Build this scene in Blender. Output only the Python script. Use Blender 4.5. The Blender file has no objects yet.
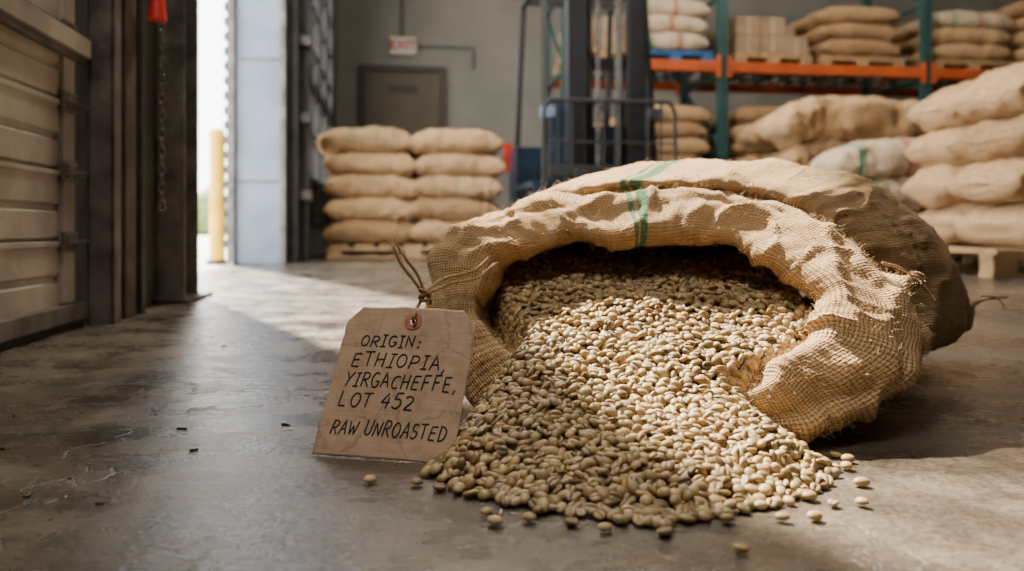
import bpy, bmesh, math, random
import numpy as np
from mathutils import Vector, Matrix, noise, Euler
random.seed(7); np.random.seed(7)
scene = bpy.context.scene
col = scene.collection

# ------------------------------------------------------------------ helpers
ROT = math.radians(8.5)          # the warehouse is turned 8.5 deg from the world axes
CR, SR = math.cos(ROT), math.sin(ROT)
def room(t, s, z=0.0):
    return Vector((t*CR - s*SR, t*SR + s*CR, z))
def link(o):
    col.objects.link(o); return o

def nt(name):
    m = bpy.data.materials.new(name); m.use_nodes = True
    n = m.node_tree.nodes; l = m.node_tree.links
    return m, n, l, n['Principled BSDF']
def N(n, typ, **kw):
    x = n.new(typ)
    for k, v in kw.items():
        setattr(x, k, v)
    return x
def ramp(n, pts):
    r = n.new('ShaderNodeValToRGB'); e = r.color_ramp.elements
    while len(e) > 1: e.remove(e[0])
    e[0].position = pts[0][0]; e[0].color = (*pts[0][1], 1)
    for p, c in pts[1:]:
        a = e.new(p); a.color = (*c, 1)
    return r
def mth(n, l, op, a, b=None, c=None):
    x = n.new('ShaderNodeMath'); x.operation = op
    for i, v in enumerate((a, b, c)):
        if v is None: continue
        if isinstance(v, (int, float)): x.inputs[i].default_value = v
        else: l.new(v, x.inputs[i])
    return x.outputs[0]
def mixc(n, l, fac, a, b, mode='MIX'):
    x = n.new('ShaderNodeMix'); x.data_type = 'RGBA'; x.blend_type = mode
    for i, v in ((0, fac), (6, a), (7, b)):
        if isinstance(v, (int, float)): x.inputs[i].default_value = v
        elif isinstance(v, tuple): x.inputs[i].default_value = (*v, 1)
        else: l.new(v, x.inputs[i])
    return x.outputs[2]

def simple(name, c, rough=0.6, metal=0.0, var=0.25, scale=6, bump=0.1):
    m, n, l, b = nt(name)
    tc = N(n, 'ShaderNodeTexCoord')
    ns = N(n, 'ShaderNodeTexNoise'); ns.inputs['Scale'].default_value = scale; ns.inputs['Detail'].default_value = 8
    l.new(tc.outputs['Object'], ns.inputs['Vector'])
    r = ramp(n, [(0.3, tuple(x*(1-var) for x in c)), (0.7, tuple(min(1, x*(1+var)) for x in c))])
    l.new(ns.outputs[0], r.inputs[0]); l.new(r.outputs[0], b.inputs['Base Color'])
    b.inputs['Roughness'].default_value = rough; b.inputs['Metallic'].default_value = metal
    if bump:
        n2 = N(n, 'ShaderNodeTexNoise'); n2.inputs['Scale'].default_value = scale*12
        l.new(tc.outputs['Object'], n2.inputs['Vector'])
        bp = N(n, 'ShaderNodeBump'); bp.inputs['Strength'].default_value = bump; bp.inputs['Distance'].default_value = 0.01
        l.new(n2.outputs[0], bp.inputs['Height']); l.new(bp.outputs[0], b.inputs['Normal'])
    return m

def burlap(name, dark, light, pitch=0.003, bump=0.6, stripes=None, prints=None, warp=0.004, bigs=5, red=None):
    """woven jute; UVs are in metres"""
    m, n, l, b = nt(name)
    uv = N(n, 'ShaderNodeUVMap'); uv.uv_map = 'UVMap'
    wn = N(n, 'ShaderNodeTexNoise'); wn.inputs['Scale'].default_value = 25; wn.inputs['Detail'].default_value = 2
    l.new(uv.outputs[0], wn.inputs['Vector'])
    wa = N(n, 'ShaderNodeVectorMath', operation='MULTIPLY_ADD')
    l.new(wn.outputs['Color'], wa.inputs[0]); wa.inputs[1].default_value = (warp,)*3; l.new(uv.outputs[0], wa.inputs[2])
    sp = N(n, 'ShaderNodeSeparateXYZ'); l.new(wa.outputs[0], sp.inputs[0])
    f = math.pi/pitch
    su = mth(n, l, 'SINE', mth(n, l, 'MULTIPLY', sp.outputs[0], f))
    sv = mth(n, l, 'SINE', mth(n, l, 'MULTIPLY', sp.outputs[1], f))
    au = mth(n, l, 'ABSOLUTE', su); av = mth(n, l, 'ABSOLUTE', sv)
    cc = mth(n, l, 'COSINE', mth(n, l, 'MULTIPLY', sp.outputs[0], f)); cv = mth(n, l, 'COSINE', mth(n, l, 'MULTIPLY', sp.outputs[1], f))
    w = mth(n, l, 'MULTIPLY_ADD', mth(n, l, 'MULTIPLY', cc, cv), 0.5, 0.5)
    h = mth(n, l, 'ADD', mth(n, l, 'MULTIPLY', au, w), mth(n, l, 'MULTIPLY', av, mth(n, l, 'SUBTRACT', 1.0, w)))
    def stretched(sx, sy):
        mp = N(n, 'ShaderNodeMapping'); mp.inputs['Scale'].default_value = (sx, sy, 1)
        l.new(wa.outputs[0], mp.inputs[0])
        q = N(n, 'ShaderNodeTexNoise'); q.inputs['Scale'].default_value = 1; q.inputs['Detail'].default_value = 3
        l.new(mp.outputs[0], q.inputs[0]); return q.outputs[0]
    s1 = stretched(0.9/pitch, 25); s2 = stretched(25, 0.9/pitch)
    sl = mth(n, l, 'ADD', s1, s2)
    hh = mth(n, l, 'MULTIPLY', h, mth(n, l, 'MULTIPLY_ADD', sl, 1.3, -0.42))
    big = N(n, 'ShaderNodeTexNoise'); big.inputs['Scale'].default_value = bigs; big.inputs['Detail'].default_value = 8; big.inputs['Roughness'].default_value = 0.65
    l.new(uv.outputs[0], big.inputs[0])
    fac = mth(n, l, 'MULTIPLY_ADD', big.outputs[0], 0.50, mth(n, l, 'MULTIPLY_ADD', hh, 0.68, -0.05))
    r = ramp(n, [(0.18, dark), (0.5, tuple((a*0.85+c*1.15)/2 for a, c in zip(dark, light))), (0.85, light)])
    l.new(fac, r.inputs[0]); c = r.outputs[0]
    def band(c, lst, colr):
        tot = None
        for (u0, u1) in lst:
            g = mth(n, l, 'MULTIPLY', mth(n, l, 'GREATER_THAN', sp.outputs[0], u0), mth(n, l, 'LESS_THAN', sp.outputs[0], u1))
            tot = g if tot is None else mth(n, l, 'ADD', tot, g)
        g = mth(n, l, 'MULTIPLY', tot, mth(n, l, 'MULTIPLY_ADD', sl, 0.9, 0.0))
        return mixc(n, l, mth(n, l, 'MINIMUM', g, 0.9), c, colr)
    if stripes: c = band(c, stripes, (0.045, 0.21, 0.12))
    if red: c = band(c, red, (0.35, 0.08, 0.05))
    if prints:
        for (u0, u1, v0, v1, cell, colr) in prints:
            g = mth(n, l, 'MULTIPLY', mth(n, l, 'GREATER_THAN', sp.outputs[0], u0), mth(n, l, 'LESS_THAN', sp.outputs[0], u1))
            g2 = mth(n, l, 'MULTIPLY', mth(n, l, 'GREATER_THAN', sp.outputs[1], v0), mth(n, l, 'LESS_THAN', sp.outputs[1], v1))
            br = N(n, 'ShaderNodeTexBrick'); br.inputs['Scale'].default_value = 1
            br.inputs['Brick Width'].default_value = cell; br.inputs['Row Height'].default_value = cell*1.6
            br.inputs['Mortar Size'].default_value = cell*0.2; br.inputs['Color1'].default_value = (1, 1, 1, 1); br.inputs['Color2'].default_value = (0.0, 0.0, 0.0, 1)
            br.inputs['Mortar'].default_value = (0, 0, 0, 1)
            l.new(uv.outputs[0], br.inputs[0])
            q = mth(n, l, 'MULTIPLY', mth(n, l, 'MULTIPLY', g, g2), br.outputs[0])
            q = mth(n, l, 'MULTIPLY', q, mth(n, l, 'MULTIPLY_ADD', sl, 0.9, -0.35))
            c = mixc(n, l, mth(n, l, 'MINIMUM', q, 0.6), c, colr)
    l.new(c, b.inputs['Base Color'])
    b.inputs['Roughness'].default_value = 0.95
    b.inputs['Specular IOR Level'].default_value = 0.1
    b.inputs['Sheen Weight'].default_value = 0.08; b.inputs['Sheen Roughness'].default_value = 0.5; b.inputs['Sheen Tint'].default_value = (0.9, 0.70, 0.45, 1)
    bp = N(n, 'ShaderNodeBump'); bp.inputs['Strength'].default_value = bump; bp.inputs['Distance'].default_value = 0.0022
    l.new(hh, bp.inputs['Height']); l.new(bp.outputs[0], b.inputs['Normal'])
    return m

class MB:
    def __init__(s): s.v = []; s.f = []; s.m = []
    def box(s, c, size, mat=0, rz=0.0, R=None):
        c = Vector(c); hx, hy, hz = size[0]/2, size[1]/2, size[2]/2
        M = R if R is not None else Matrix.Rotation(rz, 3, 'Z')
        i = len(s.v)
        for dx in (-1, 1):
            for dy in (-1, 1):
                for dz in (-1, 1):
                    s.v.append(c + M @ Vector((dx*hx, dy*hy, dz*hz)))
        for q in ((0,1,3,2),(4,6,7,5),(0,4,5,1),(2,3,7,6),(0,2,6,4),(1,5,7,3)):
            s.f.append([i+k for k in q]); s.m.append(mat)
    def bar(s, p0, p1, w, h, mat=0):
        p0 = Vector(p0); p1 = Vector(p1); d = p1-p0
        R = d.to_track_quat('X', 'Z').to_matrix()
        s.box((p0+p1)/2, (d.length, w, h), mat, R=R)
    def cyl(s, p0, p1, r, mat=0, seg=16, r1=None):
        p0 = Vector(p0); p1 = Vector(p1); d = p1-p0; r1 = r if r1 is None else r1
        R = d.to_track_quat('Z', 'Y').to_matrix(); i = len(s.v)
        for p, rr in ((p0, r), (p1, r1)):
            for k in range(seg):
                a = 2*math.pi*k/seg; s.v.append(p + R @ Vector((rr*math.cos(a), rr*math.sin(a), 0)))
        for k in range(seg):
            k2 = (k+1) % seg; s.f.append([i+k, i+k2, i+seg+k2, i+seg+k]); s.m.append(mat)
        s.f.append([i+k for k in reversed(range(seg))]); s.m.append(mat)
        s.f.append([i+seg+k for k in range(seg)]); s.m.append(mat)
    def tube(s, pts, r, mat=0, seg=8):
        for a, b in zip(pts[:-1], pts[1:]): s.cyl(a, b, r, mat, seg)
    def build(s, name, mats, bevel=0.0, smooth=False, loc=(0,0,0), rz=0.0, parent=None):
        me = bpy.data.meshes.new(name); me.from_pydata([tuple(v) for v in s.v], [], s.f)
        for m in mats: me.materials.append(m)
        me.polygons.foreach_set('material_index', s.m)
        if smooth: me.polygons.foreach_set('use_smooth', [True]*len(s.f))
        me.update(); o = link(bpy.data.objects.new(name, me)); o.location = loc; o.rotation_euler = (0,0,rz)
        if bevel:
            b = o.modifiers.new('bevel', 'BEVEL'); b.width = bevel; b.segments = 2; b.limit_method = 'ANGLE'
        if parent: o.parent = parent
        return o

# ------------------------------------------------------------------ materials
def mat_floor():
    m, n, l, b = nt('polished_concrete')
    tc = N(n, 'ShaderNodeTexCoord'); P = tc.outputs['Object']
    def noi(s, d=8, r=0.6):
        q = N(n, 'ShaderNodeTexNoise'); q.inputs['Scale'].default_value = s; q.inputs['Detail'].default_value = d; q.inputs['Roughness'].default_value = r
        l.new(P, q.inputs['Vector']); return q
    a = noi(1.7); bb = noi(9, 10, 0.7); cfine = noi(160, 4, 0.7)
    s = mth(n, l, 'ADD', mth(n, l, 'MULTIPLY', a.outputs[0], 0.5), mth(n, l, 'MULTIPLY', bb.outputs[0], 0.5))
    r = ramp(n, [(0.38, (0.040, 0.031, 0.023)), (0.5, (0.095, 0.077, 0.058)), (0.62, (0.20, 0.164, 0.124))])
    l.new(s, r.inputs[0]); c = r.outputs[0]
    fr = ramp(n, [(0.38, (0.45,)*3), (0.58, (1.05,)*3)]); l.new(cfine.outputs[0], fr.inputs[0])
    c = mixc(n, l, 0.8, c, fr.outputs[0], 'MULTIPLY')
    st = ramp(n, [(0.50, (1,)*3), (0.62, (0.36, 0.32, 0.28))]); l.new(noi(3.1, 7, 0.7).outputs[0], st.inputs[0])
    c = mixc(n, l, 0.8, c, st.outputs[0], 'MULTIPLY')
    sv_ = N(n, 'ShaderNodeTexVoronoi'); sv_.inputs['Scale'].default_value = 70; l.new(P, sv_.inputs['Vector'])
    spk = ramp(n, [(0.06, (0.3,)*3), (0.14, (1,)*3)]); l.new(sv_.outputs['Distance'], spk.inputs[0])
    c = mixc(n, l, 0.85, c, spk.outputs[0], 'MULTIPLY')
    wv = N(n, 'ShaderNodeVectorMath', operation='MULTIPLY_ADD'); l.new(noi(4, 6).outputs['Color'], wv.inputs[0]); wv.inputs[1].default_value = (0.5,)*3; l.new(P, wv.inputs[2])
    vo = N(n, 'ShaderNodeTexVoronoi', feature='DISTANCE_TO_EDGE'); vo.inputs['Scale'].default_value = 1.3; l.new(wv.outputs[0], vo.inputs['Vector'])
    cr = ramp(n, [(0.0, (1,)*3), (0.006, (0,)*3)]); l.new(vo.outputs['Distance'], cr.inputs[0])
    vo2 = N(n, 'ShaderNodeTexVoronoi', feature='DISTANCE_TO_EDGE'); vo2.inputs['Scale'].default_value = 8; l.new(wv.outputs[0], vo2.inputs['Vector'])
    cr2 = ramp(n, [(0.0, (0.8,)*3), (0.016, (0,)*3)]); l.new(vo2.outputs['Distance'], cr2.inputs[0])
    msk = ramp(n, [(0.46, (0,)*3), (0.58, (1,)*3)]); l.new(noi(2.3, 3).outputs[0], msk.inputs[0])
    cm = mth(n, l, 'MAXIMUM', cr.outputs[0], mth(n, l, 'MULTIPLY', cr2.outputs[0], msk.outputs[0]))
    c = mixc(n, l, mth(n, l, 'MULTIPLY', cm, 0.75), c, (0.015, 0.012, 0.009))
    l.new(c, b.inputs['Base Color'])
    mp = N(n, 'ShaderNodeMapping'); mp.inputs['Scale'].default_value = (3, 40, 1); mp.inputs['Rotation'].default_value = (0,0,0.5); l.new(P, mp.inputs[0])
    sc = N(n, 'ShaderNodeTexNoise'); sc.inputs['Scale'].default_value = 2; sc.inputs['Detail'].default_value = 5; l.new(mp.outputs[0], sc.inputs[0])
    rr = mth(n, l, 'ADD', mth(n, l, 'MULTIPLY', bb.outputs[0], 0.75), mth(n, l, 'MULTIPLY', sc.outputs[0], 0.20))
    rr = mth(n, l, 'ADD', rr, mth(n, l, 'MULTIPLY', cm, 0.3))
    l.new(mth(n, l, 'MULTIPLY_ADD', rr, 1.0, -0.19), b.inputs['Roughness'])
    b.inputs['Specular IOR Level'].default_value = 0.7
    hsum = mth(n, l, 'ADD', mth(n, l, 'MULTIPLY', cfine.outputs[0], 0.5), mth(n, l, 'MULTIPLY', bb.outputs[0], 0.9))
    hsum = mth(n, l, 'SUBTRACT', hsum, mth(n, l, 'MULTIPLY', cm, 0.6))
    bp = N(n, 'ShaderNodeBump'); bp.inputs['Strength'].default_value = 0.45; bp.inputs['Distance'].default_value = 0.004
    l.new(hsum, bp.inputs['Height']); l.new(bp.outputs[0], b.inputs['Normal'])
    return m
M_floor = mat_floor()
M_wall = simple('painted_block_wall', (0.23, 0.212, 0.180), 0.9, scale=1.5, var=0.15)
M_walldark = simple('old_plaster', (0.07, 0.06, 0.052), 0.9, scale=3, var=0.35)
M_ceil = simple('ceiling_deck', (0.25, 0.24, 0.22), 0.9, scale=2)
M_slat = simple('painted_door_steel', (0.30, 0.272, 0.235), 0.5, 0.0, var=0.42, scale=5, bump=0.12)
M_galv = simple('galvanised_steel', (0.12, 0.11, 0.10), 0.5, 0.35, var=0.5, scale=14)
M_dsteel = simple('dark_steel', (0.030, 0.028, 0.027), 0.5, 0.3, var=0.5, scale=10)
M_black = simple('black_rubber', (0.012, 0.012, 0.012), 0.75, scale=20)
M_oldwood = simple('weathered_timber', (0.055, 0.038, 0.026), 0.85, var=0.5, scale=12)
M_blue = simple('grey_blue_paint', (0.165, 0.205, 0.265), 0.5, 0.1, var=0.2, scale=4)
M_yellow = simple('yellow_paint', (0.72, 0.42, 0.02), 0.45, scale=8, var=0.15)
M_out = simple('outdoor_concrete', (0.62, 0.60, 0.56), 0.9, scale=2, var=0.12)
M_hedge = simple('hedge_leaves', (0.12, 0.17, 0.05), 0.9, scale=10, var=0.7, bump=0.6)
M_wood = simple('pallet_pine', (0.33, 0.20, 0.09), 0.8, scale=9, var=0.35)
M_bluepal = simple('blue_pallet_paint', (0.02, 0.09, 0.22), 0.6, scale=9)
M_orange = simple('orange_rack_paint', (0.42, 0.075, 0.015), 0.45, scale=5)
M_teal = simple('green_rack_paint', (0.016, 0.055, 0.050), 0.45, scale=5)
M_doorp = simple('olive_door_paint', (0.080, 0.061, 0.033), 0.5, scale=4, var=0.15)
M_frame = simple('door_frame_paint', (0.035, 0.028, 0.018), 0.5, scale=4)
M_red = simple('red_plastic', (0.48, 0.02, 0.012), 0.4, scale=5)
M_white = simple('white_plastic', (0.6, 0.58, 0.52), 0.4, scale=5, var=0.05)
M_card = simple('carton_board', (0.25, 0.16, 0.09), 0.8, scale=6)
M_tape = simple('carton_tape', (0.34, 0.25, 0.155), 0.4, scale=6)
M_lift = simple('forklift_paint', (0.013, 0.030, 0.050), 0.35, 0.2, scale=5)
M_lift2 = simple('forklift_grey', (0.011, 0.011, 0.013), 0.5, 0.2, scale=8)

# ------------------------------------------------------------------ room
WT = -0.682    # inner face of left wall in room coordinates
def room_box(mb, t0, t1, s0, s1, z0, z1, mat=0):
    mb.box(room((t0+t1)/2, (s0+s1)/2, (z0+z1)/2), (abs(t1-t0), abs(s1-s0), abs(z1-z0)), mat, rz=ROT)

HD = 4.9
mb = MB(); room_box(mb, WT-0.27, 9.0, -5, 10.2, -0.12, 0.0); mb.build('floor', [M_floor])
mb = MB(); room_box(mb, -40, WT-0.27, -10, 60, -0.14, -0.02); mb.build('ground', [M_out])
mb = MB()
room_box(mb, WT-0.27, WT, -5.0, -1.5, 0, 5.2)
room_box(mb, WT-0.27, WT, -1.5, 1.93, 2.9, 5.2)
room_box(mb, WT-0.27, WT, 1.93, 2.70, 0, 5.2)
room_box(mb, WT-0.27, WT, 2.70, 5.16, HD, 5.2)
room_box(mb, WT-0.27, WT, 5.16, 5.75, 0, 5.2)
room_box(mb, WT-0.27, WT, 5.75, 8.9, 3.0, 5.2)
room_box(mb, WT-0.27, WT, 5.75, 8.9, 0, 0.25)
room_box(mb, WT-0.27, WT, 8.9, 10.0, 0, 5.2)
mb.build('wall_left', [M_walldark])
mb = MB(); room_box(mb, WT-0.27, 9.2, 10.0, 10.2, 0, 5.2); mb.build('wall_back', [M_wall])
mb = MB(); room_box(mb, 9.0, 9.2, -5, 10, 0, 5.2); mb.build('wall_right', [M_wall])
mb = MB(); room_box(mb, WT-0.27, 9.2, -5.2, -5, 0, 5.2); mb.build('wall_front', [M_wall])
mb = MB(); room_box(mb, WT-0.27, 9.2, -5.2, 10.2, 5.2, 5.35)
for s in range(-4, 10, 2): room_box(mb, WT+0.3, 9.0, s, s+0.12, 4.95, 5.2)
mb.build('ceiling', [M_ceil])

mb = MB()
room_box(mb, WT-0.30, WT+0.02, 5.08, 5.16, 0, HD, 0)
room_box(mb, WT-0.31, WT-0.265, 5.04, 5.10, 0, HD, 1)
room_box(mb, WT+0.0, WT+0.035, 5.04, 5.12, 0, HD, 1)
for z in (0.5, 1.25, 2.0):
    room_box(mb, WT-0.30, WT+0.02, 5.072, 5.082, z, z+0.012, 1)
for z in np.arange(0.1, 3.2, 0.09):
    room_box(mb, WT-0.33, WT-0.305, 5.05, 5.09, z, z+0.05, 2)
mb.build('dock_jamb_panel', [M_blue, M_galv, M_dsteel], bevel=0.004)

mb = MB()
for s in (5.78, 6.55, 7.32, 8.09, 8.86):
    room_box(mb, WT-0.10, WT+0.05, s-0.035, s+0.035, 0.25, 3.0, 0)
for z in (0.27, 0.62, 0.98, 1.34, 1.70, 2.06, 2.42, 2.78, 2.98):
    room_box(mb, WT-0.08, WT+0.03, 5.75, 8.9, z-0.022, z+0.022, 0)
room_box(mb, WT-0.05, WT-0.03, 5.75, 8.9, 0.27, 0.62, 0)
room_box(mb, WT-0.05, WT-0.03, 5.75, 8.9, 1.34, 1.52, 0)
mb.build('window_1', [M_dsteel], bevel=0.004)
mb = MB()
room_box(mb, WT, WT+0.09, 5.2, 5.32, 0, 3.4, 0); room_box(mb, WT, WT+0.14, 5.36, 5.42, 0, 3.4, 0)
room_box(mb, WT, WT+0.05, 5.5, 5.7, 0, 3.4, 0)
for z in (0.4, 0.9, 1.4, 1.9): room_box(mb, WT+0.02, WT+0.16, 5.3, 5.46, z, z+0.06, 1)
mb.build('trim_3', [M_dsteel, M_galv], bevel=0.004)

# ---- near sectional dock door
mb = MB()
prof = []
pz = 0.045
while pz < 3.0:
    h = 0.150
    prof += [(0.000, pz), (0.012, pz+0.006), (0.012, pz+0.058), (0.004, pz+0.064), (0.004, pz+0.072), (0.012, pz+0.078), (0.012, pz+0.132), (0.018, pz+0.137), (0.018, pz+0.146), (0.0, pz+h-0.001)]
    pz += h
i0 = len(mb.v)
for (o, z) in prof:
    mb.v.append(room(WT-0.03+o, -1.5, z)); mb.v.append(room(WT-0.03+o, 1.90, z))
for k in range(len(prof)-1):
    a = i0+2*k; mb.f.append([a, a+1, a+3, a+2]); mb.m.append(0)
room_box(mb, WT-0.06, WT-0.035, -1.5, 1.92, 0.03, 3.0, 0)
room_box(mb, WT-0.05, WT+0.005, -1.5, 1.92, 0.02, 0.055, 1)
room_box(mb, WT-0.045, WT-0.005, -1.5, 1.92, 0.0, 0.022, 2)
for s in (-1.4, 0.2, 1.85):
    room_box(mb, WT-0.03, WT-0.008, s-0.03, s+0.03, 0.06, 3.0, 0)
room_box(mb, WT-0.012, WT+0.012, -1.5, 1.92, 0.600, 0.640, 0)
room_box(mb, WT-0.012, WT+0.002, -1.5, 1.92, 0.585, 0.65, 1)
for k, z in enumerate((0.19, 0.34, 0.49, 0.64, 0.79, 0.94, 1.09)):
    room_box(mb, WT-0.01, WT-0.002, 1.81, 1.88, z-0.022, z+0.022, 1)
    mb.cyl(room(WT+0.002, 1.81, z), room(WT+0.002, 1.93, z), 0.004, 1, 10)
    for ss in (1.822, 1.865):
        mb.cyl(room(WT-0.002, ss, z-0.012), room(WT+0.003, ss, z-0.012), 0.004, 1, 8)
        mb.cyl(room(WT-0.002, ss, z+0.012), room(WT+0.003, ss, z+0.012), 0.004, 1, 8)
mb.build('door_1', [M_slat, M_galv, M_black], bevel=0.0015)

mb = MB()
room_box(mb, WT+0.001, WT+0.055, 1.935, 1.943, 0, 3.4, 0)
room_box(mb, WT+0.047, WT+0.055, 1.935, 1.985, 0, 3.4, 0)
room_box(mb, WT+0.001, WT+0.02, 1.985, 2.03, 0, 3.4, 0)
for z in np.arange(0.08, 3.2, 0.17):
    room_box(mb, WT+0.001, WT+0.03, 1.99, 2.03, z, z+0.03, 1)
    mb.cyl(room(WT+0.03, 2.01, z+0.015), room(WT+0.042, 2.01, z+0.015), 0.008, 1, 8)
mb.build('roller_track', [M_galv, M_dsteel], bevel=0.0015)
mb = MB()
room_box(mb, WT, WT+0.045, 2.05, 2.13, 0, 3.4, 0)
room_box(mb, WT, WT+0.02, 2.13, 2.30, 0, 3.4, 0)
room_box(mb, WT+0.015, WT+0.05, 2.16, 2.19, 0, 3.4, 1)
mb.build('trim_1', [M_oldwood, M_dsteel], bevel=0.003)
mb = MB()
room_box(mb, WT+0.001, WT+0.012, 2.44, 2.72, 0, 3.4, 0)
room_box(mb, WT+0.001, WT+0.085, 2.44, 2.452, 0, 3.4, 0)
room_box(mb, WT+0.001, WT+0.06, 2.705, 2.72, 0, 3.4, 0)
for z in np.arange(0.06, 3.3, 0.11):
    for ss in (2.50, 2.66):
        mb.cyl(room(WT+0.012, ss, z), room(WT+0.022, ss, z), 0.012, 1, 10)
for z in (0.28, 0.62, 0.98, 1.4, 1.9):
    room_box(mb, WT+0.012, WT+0.03, 2.46, 2.70, z, z+0.05, 1)
room_box(mb, WT+0.001, WT+0.10, 2.42, 2.74, 0, 0.012, 1)
mb.build('steel_guard_post', [M_galv, M_dsteel], bevel=0.002)

def torus_link(mb, c, R, rmaj, rmin, elong, mat=0, n=14, m=6):
    i = len(mb.v)
    for a in range(n):
        A = 2*math.pi*a/n
        cx, cz = rmaj*math.cos(A), rmaj*math.sin(A) + (elong if math.sin(A) > 0 else -elong)
        for b_ in range(m):
            B = 2*math.pi*b_/m
            mb.v.append(c + R @ Vector((cx + rmin*math.cos(B)*math.cos(A), rmin*math.sin(B), cz + rmin*math.cos(B)*math.sin(A))))
    for a in range(n):
        for b_ in range(m):
            a2, b2 = (a+1) % n, (b_+1) % m
            mb.f.append([i+a*m+b_, i+a2*m+b_, i+a2*m+b2, i+a*m+b2]); mb.m.append(mat)
mb = MB()
z = 0.28; k = 0
while z < 2.6:
    torus_link(mb, room(WT+0.07, 2.26, z), Matrix.Rotation(ROT + (math.pi/2 if k % 2 else 0), 3, 'Z'), 0.008, 0.0024, 0.006, 0)
    z += 0.024; k += 1
mb.cyl(room(WT+0.0, 2.26, 2.6), room(WT+0.10, 2.26, 2.6), 0.05, 0, 16)
mb.build('hoist_chain', [M_galv], smooth=True)
mb = MB()
mb.tube([room(WT+0.085, 2.16, 1.9), room(WT+0.085, 2.16, 1.2), room(WT+0.085, 2.165, 0.82)], 0.005, 0, 8)
mb.tube([room(WT+0.085, 2.18, 1.9), room(WT+0.087, 2.182, 1.2), room(WT+0.085, 2.17, 0.82)], 0.005, 0, 8)
mb.cyl(room(WT+0.085, 2.168, 0.755), room(WT+0.085, 2.168, 0.83), 0.024, 0, 12, r1=0.014)
mb.build('red_pull_cord', [M_red])

mb = MB()
bx, by = -1.935, 5.25
mb.cyl((bx, by, -0.02), (bx, by, 0.85), 0.05, 0, 28); mb.cyl((bx, by, 0.85), (bx, by, 0.872), 0.05, 0, 28, r1=0.03)
mb.cyl((bx, by, -0.02), (bx, by, 0.01), 0.07, 1, 28)
mb.build('bollard', [M_yellow, M_dsteel], smooth=False)
mb = MB()
for k in range(90):
    p = Vector((-14 + random.uniform(-5, 5), 26+random.uniform(-3, 3), 0))
    r = random.uniform(0.5, 0.9)
    i = len(mb.v)
    bm = bmesh.new(); bmesh.ops.create_icosphere(bm, subdivisions=2, radius=r)
    for v in bm.verts: mb.v.append(v.co*(1+0.2*noise.noise(v.co*3+p)) + p + Vector((0,0,r*0.7)))
    for f_ in bm.faces: mb.f.append([i+v.index for v in f_.verts]); mb.m.append(0)
    bm.free()
mb.build('hedge', [M_hedge])

mb = MB()
room_box(mb, -0.40, -0.33, 9.94, 10.0, 0, 2.22, 1); room_box(mb, 0.59, 0.66, 9.94, 10.0, 0, 2.22, 1); room_box(mb, -0.33, 0.59, 9.94, 10.0, 2.15, 2.22, 1)
mb.build('trim_2', [M_wall, M_frame])
mb = MB()
room_box(mb, -0.325, 0.585, 9.955, 9.995, 0.01, 2.14, 0)
room_box(mb, -0.05, 0.31, 9.945, 9.956, 1.88, 1.98, 1)
mb.cyl(room(0.52, 9.955, 1.02), room(0.52, 9.89, 1.02), 0.02, 2, 12); mb.cyl(room(0.52, 9.9, 1.02), room(0.42, 9.9, 1.02), 0.012, 2, 10)
mb.build('door_2', [M_doorp, M_frame, M_galv], bevel=0.004)
mb = MB()
room_box(mb, -0.03, 0.29, 9.93, 9.995, 2.36, 2.57, 0); room_box(mb, 0.0, 0.26, 9.92, 9.935, 2.39, 2.54, 1)
sg = mb.build('exit_sign', [M_white, M_white], bevel=0.006)
tx = bpy.data.curves.new('exit_letters', 'FONT'); tx.body = 'EXIT'; tx.size = 0.155; tx.extrude = 0.004; tx.offset = 0.004; tx.align_x = 'CENTER'; tx.align_y = 'CENTER'
to = link(bpy.data.objects.new('exit_letters', tx)); to.location = room(0.13, 9.914, 2.465); to.rotation_euler = (math.pi/2, 0, ROT); tx.materials.append(M_red); to.parent = sg
mb = MB()
mb.tube([room(0.12, 9.97, 5.1), room(0.12, 9.97, 2.58)], 0.016, 0, 10)
mb.tube([room(0.30, 9.97, 2.47), room(1.0, 9.97, 2.47), room(1.0, 9.97, 2.2)], 0.012, 0, 10)
mb.build('wall_conduit', [M_galv])

# ------------------------------------------------------------------ sacks
def grid_faces(nu, nv, close_u=True):
    f = []
    for j in range(nv-1):
        for i in range(nu if close_u else nu-1):
            i2 = (i+1) % nu; f.append([j*nu+i, j*nu+i2, (j+1)*nu+i2, (j+1)*nu+i])
    return f
def sack_geo(L, D, H, seed, nu=52, nv=44):
    V = []; UV = []
    rs = random.Random(seed); off = Vector((rs.uniform(0, 90), rs.uniform(0, 90), rs.uniform(0, 90)))
    for j in range(nv):
        q = -1 + 2*j/(nv-1); q = math.copysign(abs(q)**0.72, q)
        e = max(0.0, 1-abs(q)**3.6)
        hz = H/2*(0.10 + 0.90*e**0.5)
        dy = D/2*(0.84 + 0.16*e**0.5) * (1 + (0.05 if abs(q) > 0.97 else 0))
        for i in range(nu):
            a = 2*math.pi*i/nu; ca, sa = math.cos(a), math.sin(a)
            y = dy*math.copysign(abs(ca)**0.78, ca); z_ = hz*math.copysign(abs(sa)**0.68, sa)
            x = q*L/2*(1+0.02*abs(ca)**3)
            z_ -= 0.10*H*(abs(q)**4)
            p = Vector((x, y, z_))
            nn = noise.fractal(p*5+off, 1.0, 2.0, 4)*H*0.11 + noise.noise(Vector((x*26, y*6, z_*10))+off)*H*0.06*(0.3+abs(q))
            rd = 1-2*abs(noise.noise(Vector((x*9, y*7, z_*16))+off*1.7)); nn += H*0.05*max(0, rd-0.6)/0.4
            d = Vector((0, ca, sa*0.8)); p += d*nn
            V.append(p); UV.append((x, a*(D+H)/math.pi/1.1*0.5))
    return V, UV
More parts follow.
